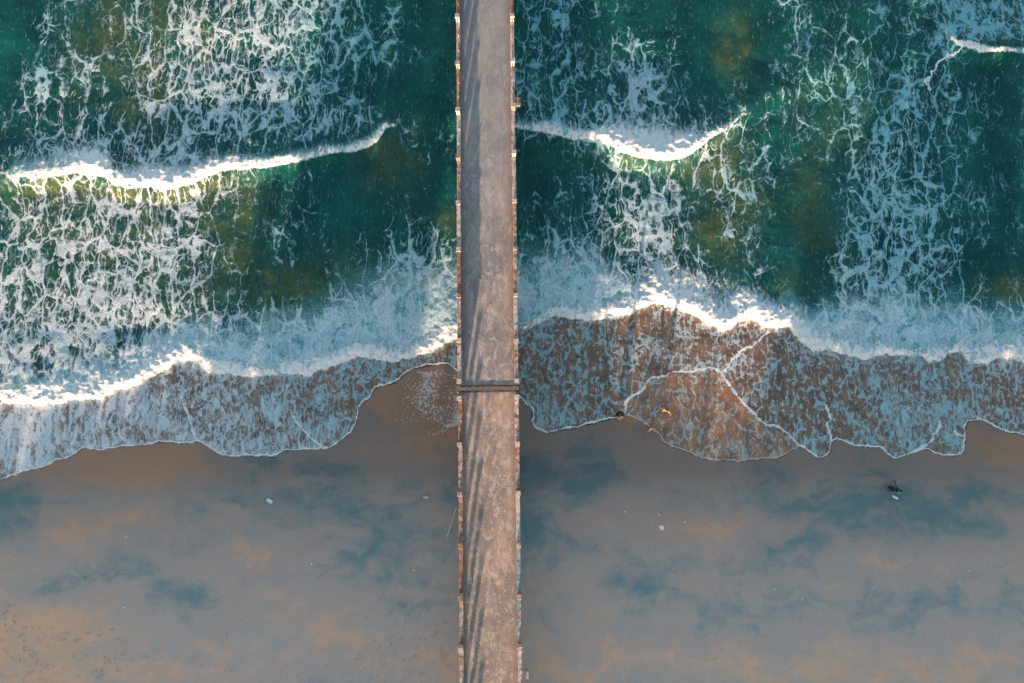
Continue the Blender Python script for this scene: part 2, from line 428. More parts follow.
# bore / breaker fronts : x, y(front toe, beach side), height m, band thickness px
INNER = [(-300,410,.30,9),(0,405,.42,11),(45,404,.42,12),(90,399,.42,13),(125,390,.42,13),(150,380,.45,13),(165,371,.45,12),(180,363,.45,13),(195,363,.45,11),(207,371,.4,10),(220,376,.38,8),(256,375,.36,7),(280,375,.36,7),(310,375,.36,8),(330,368,.36,9),(350,362,.36,9),(365,358,.36,9),(385,361,.38,10),(410,360,.38,10),(430,352,.4,10),(447,343,.4,10),(458,338,.38,7),(519,331,.3,3),(535,325,.3,5),(552,318,.34,9),(575,321,.38,9),(590,320,.38,9),(612,320,.4,9),(632,315,.5,14),(640,308,.6,20),(655,303,.65,19),(670,308,.65,20),(684,311,.65,21),(697,317,.65,22),(712,326,.65,22),(722,333,.65,26),(729,330,.65,24),(738,321,.65,18),(750,320,.62,15),(762,328,.6,17),(776,329,.55,14),(788,328,.5,12),(800,343,.45,17),(813,352,.4,14),(826,351,.38,9),(845,355,.36,8),(864,360,.36,9),(885,355,.36,7),(905,358,.36,8),(926,361,.36,9),(945,357,.36,7),(960,354,.38,8),(971,365,.4,12),(986,366,.42,15),(992,361,.42,15),(1010,360,.42,15),(1024,362,.42,13),(1300,366,.35,10)]
OUTER = [(-300,196,.5,4),(0,184,.5,.3),(9,179,.55,.5),(14,179,.55,5),(20,180,.6,9),(40,180,.65,11),(70,176,.7,13),(95,176,.7,15),(110,180,.75,14),(118,187,.8,9),(135,189,.8,10),(160,189,.8,12),(178,190,.8,12),(190,187,.75,11),(203,180,.7,10),(220,174,.7,9),(235,171,.65,8),(260,169,.6,5.5),(300,164,.6,5),(325,158,.6,5),(345,154,.6,4.5),(360,153,.6,5.5),(370,148,.55,5.5),(378,142,.55,5),(387,130,.5,3),(400,126,.4,0),(430,122,.35,0),(470,124,.35,0),(505,128,.4,0),(518,131,.45,4),(545,134,.5,6),(560,138,.55,6),(572,141,.6,6),(585,142,.6,4),(600,143,.7,7),(608,146,.75,10),(618,153,.8,14),(632,159,.85,17),(645,160,.85,17),(662,162,.85,18),(675,160,.85,15),(690,157,.8,12),(698,150,.75,8),(708,142,.65,5),(720,134,.6,3),(732,126,.5,2.5),(741,117,.45,1.5),(760,110,.3,0),(820,80,.2,0),(900,60,.2,0),(1024,60,.2,0),(1300,80,.3,0)]
FAR = [(-300,-120,.4,3),(600,-60,.4,0),(900,-10,.2,0),(926,12,.2,0),(932,22,.3,1.5),(944,38,.4,2.5),(953,49,.5,4),(965,52,.5,6),(975,55,.5,6),(990,54,.45,4),(1010,55,.45,4),(1024,57,.45,4),(1300,70,.5,5)]

COV = [
 #0  32  64  96 128 160 192 224 256 288 320 352 384 416 448 480 512 544 576 608 640 672 704 736 768 800 832 864 896 928 960 992 1024
 [1,3,4,3,4,4,6,5,6,7,7,6,4,2,1,3,4,5,5,4,2,1,0,1,2,4,3,4,4,5,7,7,6],
 [1,4,4,3,5,5,6,7,7,7,6,6,5,2,2,3,5,5,4,3,3,3,0,1,1,5,4,4,5,4,7,7,6],
 [2,4,5,4,4,6,6,7,6,7,6,5,4,3,2,3,5,6,5,5,6,4,1,1,2,4,5,4,5,5,3,3,3],
 [3,4,4,4,3,5,6,7,7,7,6,3,2,2,2,3,5,6,5,5,7,5,3,3,3,4,5,5,6,6,4,3,2],
 [3,4,5,5,5,5,6,6,6,6,6,6,2,4,3,3,4,5,7,7,7,6,5,4,3,4,5,5,6,5,4,3,3],
 [4,6,8,7,6,7,6,6,4,3,2,1,1,3,3,1,1,1,3,5,5,4,5,5,4,3,3,6,7,6,4,3,3],
 [5,6,6,6,6,6,6,5,3,4,2,1,2,2,1,1,2,2,4,4,6,6,4,6,3,1,3,7,7,6,5,4,3],
 [5,6,6,6,6,6,6,3,3,4,4,1,3,4,3,3,4,4,4,5,7,7,2,5,2,0,2,6,7,6,5,3,4],
 [6,5,6,6,6,7,6,4,3,3,3,2,5,6,5,5,5,6,7,6,5,6,2,4,3,1,5,6,6,6,4,2,3],
 [6,6,7,7,8,7,6,3,3,2,2,4,7,7,7,7,7,7,8,8,8,7,5,4,3,2,4,7,7,5,4,4,4],
 [7,7,7,8,8,8,6,5,5,6,7,8,8,8,8,7,7,7,6,6,4,4,4,4,5,7,7,7,7,7,6,6,6],
 [7,8,8,8,8,8,8,8,7,7,7,7,7,7,6,5,5,5,5,5,5,6,5,5,4,5,6,7,7,7,7,7,8],
 [8,8,8,8,7,6,5,6,6,7,6,6,5,5,5,5,6,6,5,5,4,4,5,4,4,4,4,6,6,7,6,5,5],
 [8,8,7,7,7,7,7,7,7,7,7,7,5,5,5,6,7,7,6,6,5,4,4,4,4,6,5,6,8,7,7,6,6],
 [8,8,7,7,7,7,7,7,7,7,7,7,5,5,5,6,7,7,7,6,5,5,5,5,5,6,6,6,7,7,7,7,7],
 [8]*33,
]
# olive (suspended sand, sun glow through water painted in): x, y, rx, ry, amp
OLIVE = [(112,35,22,45,.8),(152,75,20,50,.85),(190,20,16,28,.7),(205,45,12,22,.6),(45,190,45,18,1.0),(120,200,45,14,1.0),(180,192,26,12,.9),(245,205,20,34,.8),(60,235,30,25,.4),(105,255,18,40,.6),
 (240,265,26,30,.8),(295,290,60,26,.75),(225,240,14,28,.6),(345,275,28,26,.5),(448,222,16,14,.6),(392,160,28,30,.5),(735,48,16,30,.95),(722,165,22,30,.95),(740,200,26,26,.85),(718,225,34,32,.9),(690,170,22,12,.5),
 (668,245,30,12,.4),(795,285,18,20,.35),(1010,290,26,14,.8),(810,195,20,45,.4),(845,120,40,50,.3),(820,240,26,26,.35),(60,300,60,40,.35),(170,285,60,40,.5),(640,160,40,10,.5),(60,186,40,9,1.0),(110,196,40,10,1.0),(160,198,40,8,.9),(215,186,30,10,.8),(30,215,20,22,.7),(90,240,24,22,.6),(150,225,20,24,.7),(205,215,16,30,.7),(160,15,18,40,.6),(80,60,16,40,.6),(130,110,16,24,.7),(150,168,28,6,.8),(30,330,26,24,.4)]
# brighter, warmer foam (thick) vs thin bluish foam with the shade's blue painted in
WHT = [
 #0  64 128 192 256 320 384 448 512 576 640 704 768 832 896 960 1024
 [4,6,7,8,8,6,4,3,3,4,5,4,5,5,4,4,4],
 [4,6,7,8,8,5,4,3,3,4,5,4,6,5,4,4,4],
 [5,6,7,8,7,5,4,4,3,4,6,5,6,4,4,4,3],
 [7,9,8,8,7,6,5,4,4,5,7,8,6,4,4,4,3],
 [8,9,9,9,7,5,4,5,4,5,7,8,5,6,5,4,3],
 [8,9,9,9,7,5,5,7,4,5,7,6,4,5,5,4,3],
 [8,9,9,9,6,5,6,6,4,6,8,8,5,5,5,4,5],
 [8,9,9,8,6,5,5,6,4,5,8,8,7,6,5,5,7],
 [8,9,9,9,8,6,6,6,4,5,6,7,7,6,5,5,7],
 [9,9,9,9,8,6,5,5,4,4,6,7,6,6,5,5,7],
 [9,9,9,8,7,5,5,4,4,4,5,6,6,5,5,5,6],
 [9,9,9,8,7,6,5,4,4,5,5,6,6,5,5,5,6],
]

def front(pts, px, py):
    P = np.array(pts, float)
    y = np.interp(px, P[:,0], P[:,1]); h = np.interp(px, P[:,0], P[:,2]); t = np.interp(px, P[:,0], P[:,3])
    return y-py, h, t

def sand_z(x, y):
    z = np.where(y < 5, (5-y)*.012, (5-y)*.05)
    z = np.clip(z, -6, 1.2)
    z = z + .05*fbm(x*.12, y*.2, 60, 3)*np.clip((-8-y)/6, 0, 1)
    return z

# ------------------------------------------------------------------ sea
def build_sea():
    xs = axis(-49, 49, .09, -2500, 2500); ys = axis(-14.5, 36.5, .09, -22, 4000)
    ys = ys[ys > -22]
    X, Y = np.meshgrid(xs, ys)
    x = X.ravel(); y = Y.ravel()
    px, py = to_px(x, y)
    px = np.clip(px, -3000, 4000); py = np.where(y > 600, -2000, np.clip(py, -2000, 900))
    infr = np.hypot(np.maximum(0, np.abs(x)-46), np.maximum(0, np.abs(y-10)-27))
    # organic wobble of the traced curves
    wob = 5.0*fbm(x*.9, y*.9, 11, 4)
    wob2 = 9.0*fbm(x*.55, y*.55, 21, 5, .6)
    # edge distance (m), + = on the sea side
    e = poly_dist(px+wob, py+wob, EDGE, maxd=40)
    ins = inside(px+wob, py+wob, EDGE_POLY)
    far = (px < -400) | (px > 1400)
    ins = np.where(far, py < 470, ins)
    e = np.where(ins, e, -e)/11.2
    ln = np.full(px.shape, 30.0)
    for L in LINES: ln = np.minimum(ln, poly_dist(px+wob*1.6, py+wob*1.6, L, maxd=30))
    ln = ln/11.2
    zs = sand_z(x, y)
    film = np.where(e > 0, .012+.03*np.clip(e, 0, 1.2), .10*e)
    z = np.maximum(zs+film, np.minimum(0, zs+film+9)*0-.0)
    z = np.maximum(zs+film, np.where(e > 0, 0.0, -10))
    crest = np.zeros(px.shape); cloudy = np.zeros(px.shape)
    # inner bore
    wob3 = 14*fbm(x*1.1, y*.8, 91, 4, .6)
    s, h, t = front(INNER, px, py); s = s+wob2*.8+wob3*.55; sm = s/11.2
    z += .68*h*sstep(-.45, .85, sm)*np.exp(-(np.clip(sm-.6, 0, 99)/4.5)**1.3)
    crest = np.maximum(crest, np.where(s > 0, sstep(-.5, 1.5, s)*(1-sstep(t*.3, t*2.8, s)), 0)*np.clip(t/4, 0, 1))
    wid = np.interp(px, [0,150,230,300,400,458,520,600,640,700,760,830,900,1024], [26,34,50,62,92,78,72,62,24,16,24,50,60,50])
    cloudy = np.maximum(cloudy, np.where(s > 0, 1-sstep(wid*.55, wid*1.3, s+wob2*2), 0))
    swash = 1-sstep(-5, 6, s)
    # outer breaker
    s, h, t = front(OUTER, px, py); s = s+wob2*.4+wob3*.35; sm = s/11.2
    z += .85*h*sstep(-1.5, .8, sm)*np.exp(-(np.clip(sm-.6, 0, 99)/3.6)**1.5)*(infr < 400)
    crest = np.maximum(crest, np.where(s > -2, sstep(-1.5, 1.5, s)*(1-sstep(t*.35, t*3.0, s)), 0)*np.where(t < .8, 0, np.clip(.38+t/24, 0, .95)))
    cloudy = np.maximum(cloudy, np.where(s > 0, 1-sstep(t*1.0, t*1.8+6, s+wob2), 0)*np.clip(t/6, 0, 1)*.8)
    s3, h3, t3 = front(FAR, px, py); s3 = s3+wob2*.5; sm = s3/11.2
    z += h3*sstep(-1.2, .6, sm)*np.exp(-(np.clip(sm-.6, 0, 99)/3.0)**1.5)
    crest = np.maximum(crest, np.where(s3 > -2, sstep(-1.5, 1.5, s3)*(1-sstep(t3*.7, t3*1.7, s3)), 0)*np.clip(t3/4, 0, .8))
    crest = crest*np.clip(.92+1.5*fbm(x*.28, y*.28, 95, 3), .45, 1.1)
    # chop and lumps
    dampE = np.clip(e/2.0, 0, 1)*(1-.85*swash)
    z += dampE*(.26*fbm(x*.12, y*.22, 31, 2)+.07*fbm(x*.7, y*.8, 41, 3))
    z += np.clip(e/.5, 0, 1)*(.20*crest+.05*cloudy)*(fbm(x*2.2, y*2.2, 51, 3)+.1)
    z += np.clip(e/.5, 0, 1)*.012*swash*fbm(x*3, y*2, 52, 2)*2
    # open sea swell further out
    z += np.where(y > 45, .35*np.sin(y*.42+1.3*np.sin(x*.02)), 0)*np.clip((y-45)/20, 0, 1)*np.clip((500-y)/300, 0, 1)
    cov = table(COV, 0, 0, 32, 32, px+wob2*1.5+45*fbm(x*.16, y*.1, 73, 3), py+wob2*1.5+25*fbm(x*.15, y*.15, 74, 3))/10
    out = np.clip(infr/12, 0, 1)
    cov = cov*(1-out)+out*(.42+.8*fbm(x*.05, y*.07, 71, 3))*np.clip(1.2-(y-40)/150, .12, 1)
    cov = np.where((py > 330) & (out > 0), np.maximum(cov, .6), cov)
    # olive blobs: suspended sand and painted sun glow
    ol = np.zeros(px.shape)
    for (a, b, rx, ry, am) in OLIVE:
        q = ((px+wob2*1.5+wob3*2.2-a)/rx)**2+((py+wob2*2+wob3-b)/ry)**2
        ol = np.maximum(ol, am*np.exp(-q*.9))
    wht = table(WHT, 0, 0, 64, 40, px+wob2*2, py+wob2*2)/10
    # older thin lobe: lighter cover
    LOBE = [(624,416),(627,402),(638,393),(655,379),(690,371),(720,372),(738,397),(760,420),(790,436),(799,446),(785,458),(740,464),(700,460),(665,446),(652,431),(636,420)]
    lob = inside(px+wob, py+wob, LOBE)
    keep = (e > -.45) | far
    keep &= ~((e <= -.45))
    me, used = grid_mesh('sea', X, Y, z.reshape(X.shape), keep.reshape(X.shape))
    add_attr(me, 'seaA', cov, ol, cloudy, used)
    add_attr(me, 'seaB', e, ln, crest, used)
    add_attr(me, 'seaC', swash, wht, lob.astype(float), used)
    o = link('sea_water', me, mat_water()); tag(o, kind='structure')
    return o

# ------------------------------------------------------------------ sand
HUE = [  # teal includes painted sky reflection, lower-left peach includes painted sunlight
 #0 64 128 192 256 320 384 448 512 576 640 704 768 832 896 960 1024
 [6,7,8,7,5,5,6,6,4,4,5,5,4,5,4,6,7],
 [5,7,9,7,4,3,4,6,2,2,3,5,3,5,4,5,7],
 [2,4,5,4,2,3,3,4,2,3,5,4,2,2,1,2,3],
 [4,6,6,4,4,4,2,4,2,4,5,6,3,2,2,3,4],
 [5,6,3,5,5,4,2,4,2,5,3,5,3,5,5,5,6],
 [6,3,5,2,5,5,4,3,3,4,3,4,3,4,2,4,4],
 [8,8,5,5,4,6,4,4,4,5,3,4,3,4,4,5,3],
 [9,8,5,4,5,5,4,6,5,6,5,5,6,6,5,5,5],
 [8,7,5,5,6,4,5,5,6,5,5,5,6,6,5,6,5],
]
def build_sand():
    xs = axis(-49, 49, .085, -2500, 2500); ys = axis(-34, 4.5, .085, -1500, 400)
    X, Y = np.meshgrid(xs, ys); x = X.ravel(); y = Y.ravel()
    px, py = to_px(x, y); px = np.clip(px, -500, 1500); py = np.clip(py, 0, 1000); py = np.where(y < -70, 1000, py)
    z = sand_z(x, y)
    wv = 45*fbm(x*.08, y*.12, 83, 4)
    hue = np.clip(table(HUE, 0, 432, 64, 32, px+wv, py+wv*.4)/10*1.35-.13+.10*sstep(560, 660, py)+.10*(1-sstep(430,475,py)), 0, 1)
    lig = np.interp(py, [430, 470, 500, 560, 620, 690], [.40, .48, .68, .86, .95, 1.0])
    wet = 1-sstep(500, 640, py)
    # footprints
    rng = np.random.RandomState(5)
    feet = []
    def trail(pts, step=.72, jit=.08, size=1.0):
        P = [gp(*p) for p in pts]
        side = 1
        for a, b in zip(P[:-1], P[1:]):
            d = np.array(b)-np.array(a); L = np.hypot(*d); u = d/L; nrm = np.array([-u[1], u[0]])
            for k in range(int(L/step)):
                c = np.array(a)+u*(k+.5)*step+nrm*side*.14+rng.randn(2)*jit; side = -side
                feet.append((c[0], c[1], math.atan2(u[1], u[0]), size))
    trail([(60,640),(128,626)], 1.05, .04, 1.5)
    trail([(-5,600),(20,632),(38,655),(52,690)], .5, .3, 1.2)
    trail([(5,604),(26,640),(30,690)], .45, .3, 1.2)
    trail([(62,590),(92,578),(140,566)], .9, .1)
    trail([(120,655),(190,660),(250,672)], .9, .12)
    trail([(370,690),(384,655),(400,625),(430,612)], .6, .35)
    trail([(300,690),(330,660)], .6, .4)
    trail([(395,690),(420,640),(450,615)], .6, .4)
    trail([(600,690),(640,560),(665,500)], .8, .1, .8)
    trail([(700,660),(850,600),(1024,560)], .8, .1, .8)
    for k in range(75):
        a, b = rng.uniform(0, 130), rng.uniform(625, 690); feet.append((*gp(a, b), rng.uniform(0, 6.3), rng.uniform(.7, 1.3)))
    for k in range(75):
        a, b = rng.uniform(350, 455), rng.uniform(600, 690); feet.append((*gp(a, b), rng.uniform(0, 6.3), rng.uniform(.6, 1.1)))
    for k in range(80):
        a, b = rng.uniform(0, 450), rng.uniform(570, 690); feet.append((*gp(a, b), rng.uniform(0, 6.3), rng.uniform(.5, .9)))
    for k in range(70):
        a, b = rng.uniform(530, 1020), rng.uniform(540, 690); feet.append((*gp(a, b), rng.uniform(0, 6.3), rng.uniform(.5, .8)))
    Z = z.reshape(X.shape)
    for fx, fy, an, sz in feet:
        i0 = np.searchsorted(xs, fx-.5); i1 = np.searchsorted(xs, fx+.5); j0 = np.searchsorted(ys, fy-.5); j1 = np.searchsorted(ys, fy+.5)
        if i0 >= i1 or j0 >= j1: continue
        dx = X[j0:j1,i0:i1]-fx; dy = Y[j0:j1,i0:i1]-fy
        u = dx*math.cos(an)+dy*math.sin(an); v = -dx*math.sin(an)+dy*math.cos(an)
        q = (u/(.17*sz))**2+(v/(.085*sz))**2
        Z[j0:j1,i0:i1] += -.035*sz*np.exp(-q)+.018*sz*np.exp(-((np.sqrt(q)-1.7)/.5)**2)
    me, used = grid_mesh('beach', X, Y, Z)
    RES = [(395,388),(420,374),(452,372),(460,380),(462,428),(430,432),(405,428),(385,415),(372,404)]
    wb = 14*fbm(x*.6, y*.6, 77, 4)
    dr = poly_dist(px+wb, py+wb, RES, closed=True, maxd=30); ir = inside(px+wb, py+wb, RES)
    res = np.where(ir, (.55+.35*np.exp(-dr/4)+1.6*fbm(x*.35, y*.35, 88, 3)+.35*sstep(400, 450, px)*sstep(400, 375, py)), np.exp(-dr/1.2)*.5)*sstep(375, 420, px+wb)
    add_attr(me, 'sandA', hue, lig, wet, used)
    fm = np.zeros(X.shape)
    for fx, fy, an, sz in feet:
        i0 = np.searchsorted(xs, fx-.5); i1 = np.searchsorted(xs, fx+.5); j0 = np.searchsorted(ys, fy-.5); j1 = np.searchsorted(ys, fy+.5)
        if i0 >= i1 or j0 >= j1: continue
        dx = X[j0:j1,i0:i1]-fx; dy = Y[j0:j1,i0:i1]-fy
        u = dx*math.cos(an)+dy*math.sin(an); v = -dx*math.sin(an)+dy*math.cos(an)
        q = (u/(.17*sz))**2+(v/(.085*sz))**2
        fm[j0:j1,i0:i1] = np.maximum(fm[j0:j1,i0:i1], np.exp(-q))
    add_attr(me, 'sandB', res, fm.ravel(), res*0, used)
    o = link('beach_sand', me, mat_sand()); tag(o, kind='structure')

build_sea(); build_sand()

# ------------------------------------------------------------------ pier
DZ = 4.5                      # deck level
PX0 = gp(488.7, 341.5, DZ)[0]
PR = R(.67)
pier = empty('pier', (PX0, 0, 0), PR)
tag(pier, 'long weathered concrete pier running from the beach out over the breakers', 'pier')
M_deck = mat_deck()
M_con = mat_simple('stained_concrete', (.26,.235,.21), .9, .35, 3)
M_rail_w = mat_rail('chipped_whitewash', (.50,.45,.42), .56)
M_rail_r = mat_rail('rusting_concrete', (.38,.31,.27), .47)
M_rail_p = mat_rail('pink_worn_paint', (.50,.38,.34), .56)
M_rail_t = mat_rail('teal_worn_paint', (.055,.26,.27), .60, base2=(.36,.33,.30))
M_cap = mat_rail('pale_post_cap', (.52,.46,.39), .56)
M_joint = mat_simple('rusty_joint_steel', (.13,.075,.045), .8, .6, 5)
M_pipe = mat_simple('rusty_pipe', (.22,.09,.045), .8, .5, 8)
HW = 2.53
def ly(py, z=DZ, side=-1):        # local y on the pier for a image row
    return gp(487, py, z)[1]/math.cos(PR)
YJ0, YJ1 = ly(391.5), ly(386)
M_tan = M_deck.copy(); M_tan.name = 'tan_concrete_deck'
for nd in M_tan.node_tree.nodes:
    if nd.type == 'MIX' and abs(nd.inputs[6].default_value[0]-.20) < .001 and abs(nd.inputs[7].default_value[0]-.37) < .001:
        nd.inputs[6].default_value = (.22, .17, .135, 1); nd.inputs[7].default_value = (.42, .29, .20, 1)
def slab(y0, y1, m=None):
    bm = bmesh.new()
    box(bm, 0, (y0+y1)/2, DZ-.2, HW*2-.1, y1-y0, .4, bev=.02)
    return link('deck_slab', bm_mesh(bm, 'deck'), m or M_deck, pier)
slab(-95, YJ0-.05, M_tan); slab(YJ1+.05, 160)
bm = bmesh.new(); box(bm, 0, (YJ0+YJ1)/2, DZ-.145, HW*2-.06, .30, .3, bev=.01, rough=.006, cuts=20)
link('joint_plate', bm_mesh(bm, 'jp'), mat_simple('tan_joint_filler', (.42,.29,.21), .9, .4, 6), pier)
rr = random.Random(3)
for yy in (YJ0+.02, YJ1-.02):
    bm = bmesh.new()
    for k in range(26):
        xx = -HW+.1+k*(2*HW-.2)/25
        box(bm, xx, yy+rr.uniform(-.03,.03), DZ+.02, 0.22, rr.uniform(.05,.10), .05, bev=.01)
    link('joint_edge', bm_mesh(bm, 'je'), M_joint, pier)
# beams + piles
yb = -90
while yb < 155:
    bm = bmesh.new(); box(bm, 0, yb, DZ-.75, HW*2-.5, .6, .7, bev=.03)
    link('cross_beam', bm_mesh(bm, 'cb'), M_con, pier)
    for sx in (-1, 1):
        bm = bmesh.new()
        bmesh.ops.create_cone(bm, cap_ends=True, segments=14, radius1=.32, radius2=.30, depth=8.4)
        for v in bm.verts: v.co += Vector((sx*1.55, yb, DZ-1.1-4.2))
        link('pile', bm_mesh(bm, 'pile'), M_con, pier, smooth=False)
    yb += 8.06
for sx in (-1, 1):
    bm = bmesh.new(); box(bm, sx*1.55, 33, DZ-.6, .35, 245, .38, bev=.02)
    link('girder', bm_mesh(bm, 'g'), M_con, pier)
# joint bent stands proud of the deck sides
bm = bmesh.new(); box(bm, 0, (YJ0+YJ1)/2, DZ-.62, HW*2+.25, .55, .5, bev=.04)
link('cross_beam', bm_mesh(bm, 'cbj'), M_joint, pier)

PH = 1.08
LP = [15,62,109,156,202,249,295,340,381,398,444,494,546,597.5,650]
RP = [15,60,105,152,201,248,295,341,381,397,444,494,546,597.5,650]
pitch = 4.03
for sx, pys in ((-1, LP), (1, RP)):
    ra = bpy.data.objects.new('railing', None); COL.objects.link(ra); ra.parent = pier
    ys_ = sorted([ly(p, DZ+PH) for p in pys])
    lo = ys_[0]; hi = ys_[-1]
    ys_ = [lo-pitch*k for k in range(14, 0, -1)]+ys_+[hi+pitch*k for k in range(1, 30)]
    for i, yy in enumerate(ys_):
        bm = bmesh.new()
        q = random.Random(i*7+sx)
        w = .36; d = .32
        box(bm, sx*(HW-w/2-.01), yy, DZ+(PH-.1)/2, w-.06, d-.06, PH-.1, bev=.025)
        box(bm, sx*(HW-w/2-.01), yy, DZ+PH-.05, w+.02, d+.04, .10, bev=.02, rough=.008)
        link('post', bm_mesh(bm, 'post'), M_cap if q.random() < .6 else M_rail_r, ra)
        if i+1 < len(ys_):
            y2 = ys_[i+1]; L = y2-yy
            if L < 2: continue
            py = to_px(0, (yy+y2)/2, DZ)[1]
            cy = (yy+y2)/2; ll = L-d-.02
            q2 = q.random()
            if sx < 0:
                m = M_rail_r if (py > 430 or 290 < py < 340 or q2 < .3) else (M_rail_w if q2 < .7 else M_rail_p)
            else:
                m = M_rail_t if 540 < py < 640 else (M_rail_r if (200 < py < 300 or 440 < py < 500 or q2 < .25) else M_rail_w)
            up = py < 372
            hh = .22
            bm = bmesh.new()
            box(bm, sx*(HW-.21), cy, DZ+hh/2, .33 if not (sx > 0 and py > 540) else .30, ll, hh, bev=.02, rough=.014, cuts=12, rng=q)
            link('kerb', bm_mesh(bm, 'kerb'), m, ra)
            if up:
                # surviving coping and infill of the balustrade
                bm = bmesh.new()
                box(bm, sx*(HW-.21), cy, DZ+(.93 if py > 195 else .98), .30 if py > 195 else .09, ll, .14 if py > 195 else .06, bev=.02, rough=.012, cuts=12, rng=q)
                link('coping', bm_mesh(bm, 'cop'), m, ra)
                if py > 195:
                    bm = bmesh.new(); box(bm, sx*(HW-.21), cy, DZ+.22+.32, .14, ll, .62, bev=.01)
                    link('infill_panel', bm_mesh(bm, 'inf'), M_con, ra)
                else:
                    for k in range(2):
                        bm = bmesh.new(); box(bm, sx*(HW-.21), cy-ll/2+ll*(k+1)/3, DZ+.22+.365, .08, .08, .73, bev=.01)
                        link('baluster', bm_mesh(bm, 'bal'), m, ra)
# small boxy ledges jutting from the right deck side
for (pp, s) in ((101, .62), (676, .5)):
    bm = bmesh.new(); yy = ly(pp, DZ+.6)
    box(bm, HW+.2, yy, DZ+.22, .46, s, .5, bev=.03, rough=.015)
    box(bm, HW+.2, yy, DZ+.49, .54, s+.08, .07, bev=.02)
    link('side_ledge', bm_mesh(bm, 'ped'), M_rail_r, pier)

# ------------------------------------------------------------------ small things on the sand
def ground_z(x, y): return float(sand_z(np.array([x]), np.array([y]))[0])
M_white = mat_simple('white_plastic', (.82,.83,.84), .5, .06, 10)
M_shell = mat_simple('bleached_shell', (.80,.77,.72), .5, .1, 30)
def crumple(seed, sx, sy, sz):
    bm = bmesh.new(); bmesh.ops.create_icosphere(bm, subdivisions=3, radius=1)
    q = random.Random(seed); ph = [q.uniform(0, 6) for _ in range(6)]
    for v in bm.verts:
        c = v.co
        r = 1+.22*math.sin(5*c.x+ph[0])*math.sin(4*c.y+ph[1])+.16*math.sin(9*c.z+ph[2]+3*c.x)+.1*math.sin(14*c.y+ph[3])
        v.co = Vector((c.x*r*sx, c.y*r*sy, max(-.3, c.z*r)*sz+.3*sz))
    return bm_mesh(bm, 'scrap')
def shell_mesh(seed, s):
    bm = bmesh.new(); n = 18; rows = 6
    c0 = bm.verts.new((0, 0, 0)); prev = None
    for r in range(1, rows+1):
        ring = []
        for k in range(n):
            a = -1.25+2.5*k/(n-1); f = r/rows
            rad = s*f*(1+.05*math.cos(a*18))
            ring.append(bm.verts.new((rad*math.sin(a), rad*math.cos(a), s*.42*math.sin(f*math.pi*.92)*(1-.4*abs(a)/1.25)+.008*math.cos(a*18)*f)))
        if prev is None:
            for k in range(n-1): bm.faces.new((c0, ring[k], ring[k+1]))
        else:
            for k in range(n-1): bm.faces.new((prev[k], ring[k], ring[k+1], prev[k+1]))
        prev = ring
    me = bm_mesh(bm, 'shell')
    return me
def solid(o, t):
    m = o.modifiers.new('s', 'SOLIDIFY'); m.thickness = t
x, y = gp(426, 497); o = link('cloth_scrap', crumple(9, .24, .13, .08), mat_simple('beige_cloth', (.55,.45,.36), .9, .2, 9)); o.location = (x, y, ground_z(x, y)); tag(o, 'beige scrap of cloth on wet sand left of the pier, beside the bamboo pole', 'litter', 'litter on the beach')
SH = [
 (625,512,'tiny white shell on teal wet sand right of the pier, west of a crumpled bag'),
 (659,514,'dull pale shell on the sand directly seaward of a white crumpled bag'),
 (684,521,'small white shell on grey sand just east of a white crumpled bag'),
 (127,536,'lone white shell on peach sand at the upper left of the beach'),
 (126,607,'white shell on grey sand left of the pier, above a row of footprints'),
 (313,563,'pale shell on the sand below and right of a white box lid'),
 (414,569,'bright white shell on bluish sand nearest the left side of the pier'),
 (773,589,'left one of two close white shells in the middle of the right beach'),
 (801,599,'right one of two close white shells in the middle of the right beach'),
 (967,569,'yellowish white shell on dry grey sand at the far right of the beach'),
 (126,670,'small pale shell beside footprints at the bottom left of the beach'),
]
for i, (a, b, lab) in enumerate(SH):
    x, y = gp(a, b); me = shell_mesh(i, .10)
    o = link('seashell', me, M_shell if i != 9 else mat_simple('yellowish_shell', (.75,.66,.40), .5, .1, 30)); solid(o, .012)
    o.location = (x, y, ground_z(x, y)+.01); o.rotation_euler = (0, 0, i*1.7)
    tag(o, lab, 'shell', 'white shells scattered on the wet sand')
x, y = gp(661, 527); o = link('plastic_bag', crumple(2, .17, .19, .22), M_white); o.location = (x, y, ground_z(x, y)); tag(o, 'white crumpled plastic bag on grey sand between three small shells', 'litter', 'litter on the beach')
x, y = gp(894, 497); o = link('plastic_bag', crumple(5, .24, .10, .10), M_white); o.location = (x, y, ground_z(x, y)); o.rotation_euler = (0,0,-.5); tag(o, 'flat white plastic bag on dark wet sand beside the person in dark clothes', 'litter', 'litter on the beach')
# box lid with a raised rim
bm = bmesh.new(); box(bm, 0, 0, .05, .50, .26, .05, bev=.015)
for (cx, cy, sx_, sy_) in ((0,.125,.5,.03),(0,-.125,.5,.03),(.238,0,.03,.22),(-.238,0,.03,.22)): box(bm, cx, cy, .10, sx_, sy_, .06, bev=.008)
x, y = gp(270.5, 500.5); o = link('foam_box_lid', bm_mesh(bm, 'lid'), M_white); o.location = (x, y, ground_z(x, y)-.02); o.rotation_euler = (0, 0, R(-32)); tag(o, 'white rectangular foam box lid lying tilted on teal sand left of the pier', 'litter')
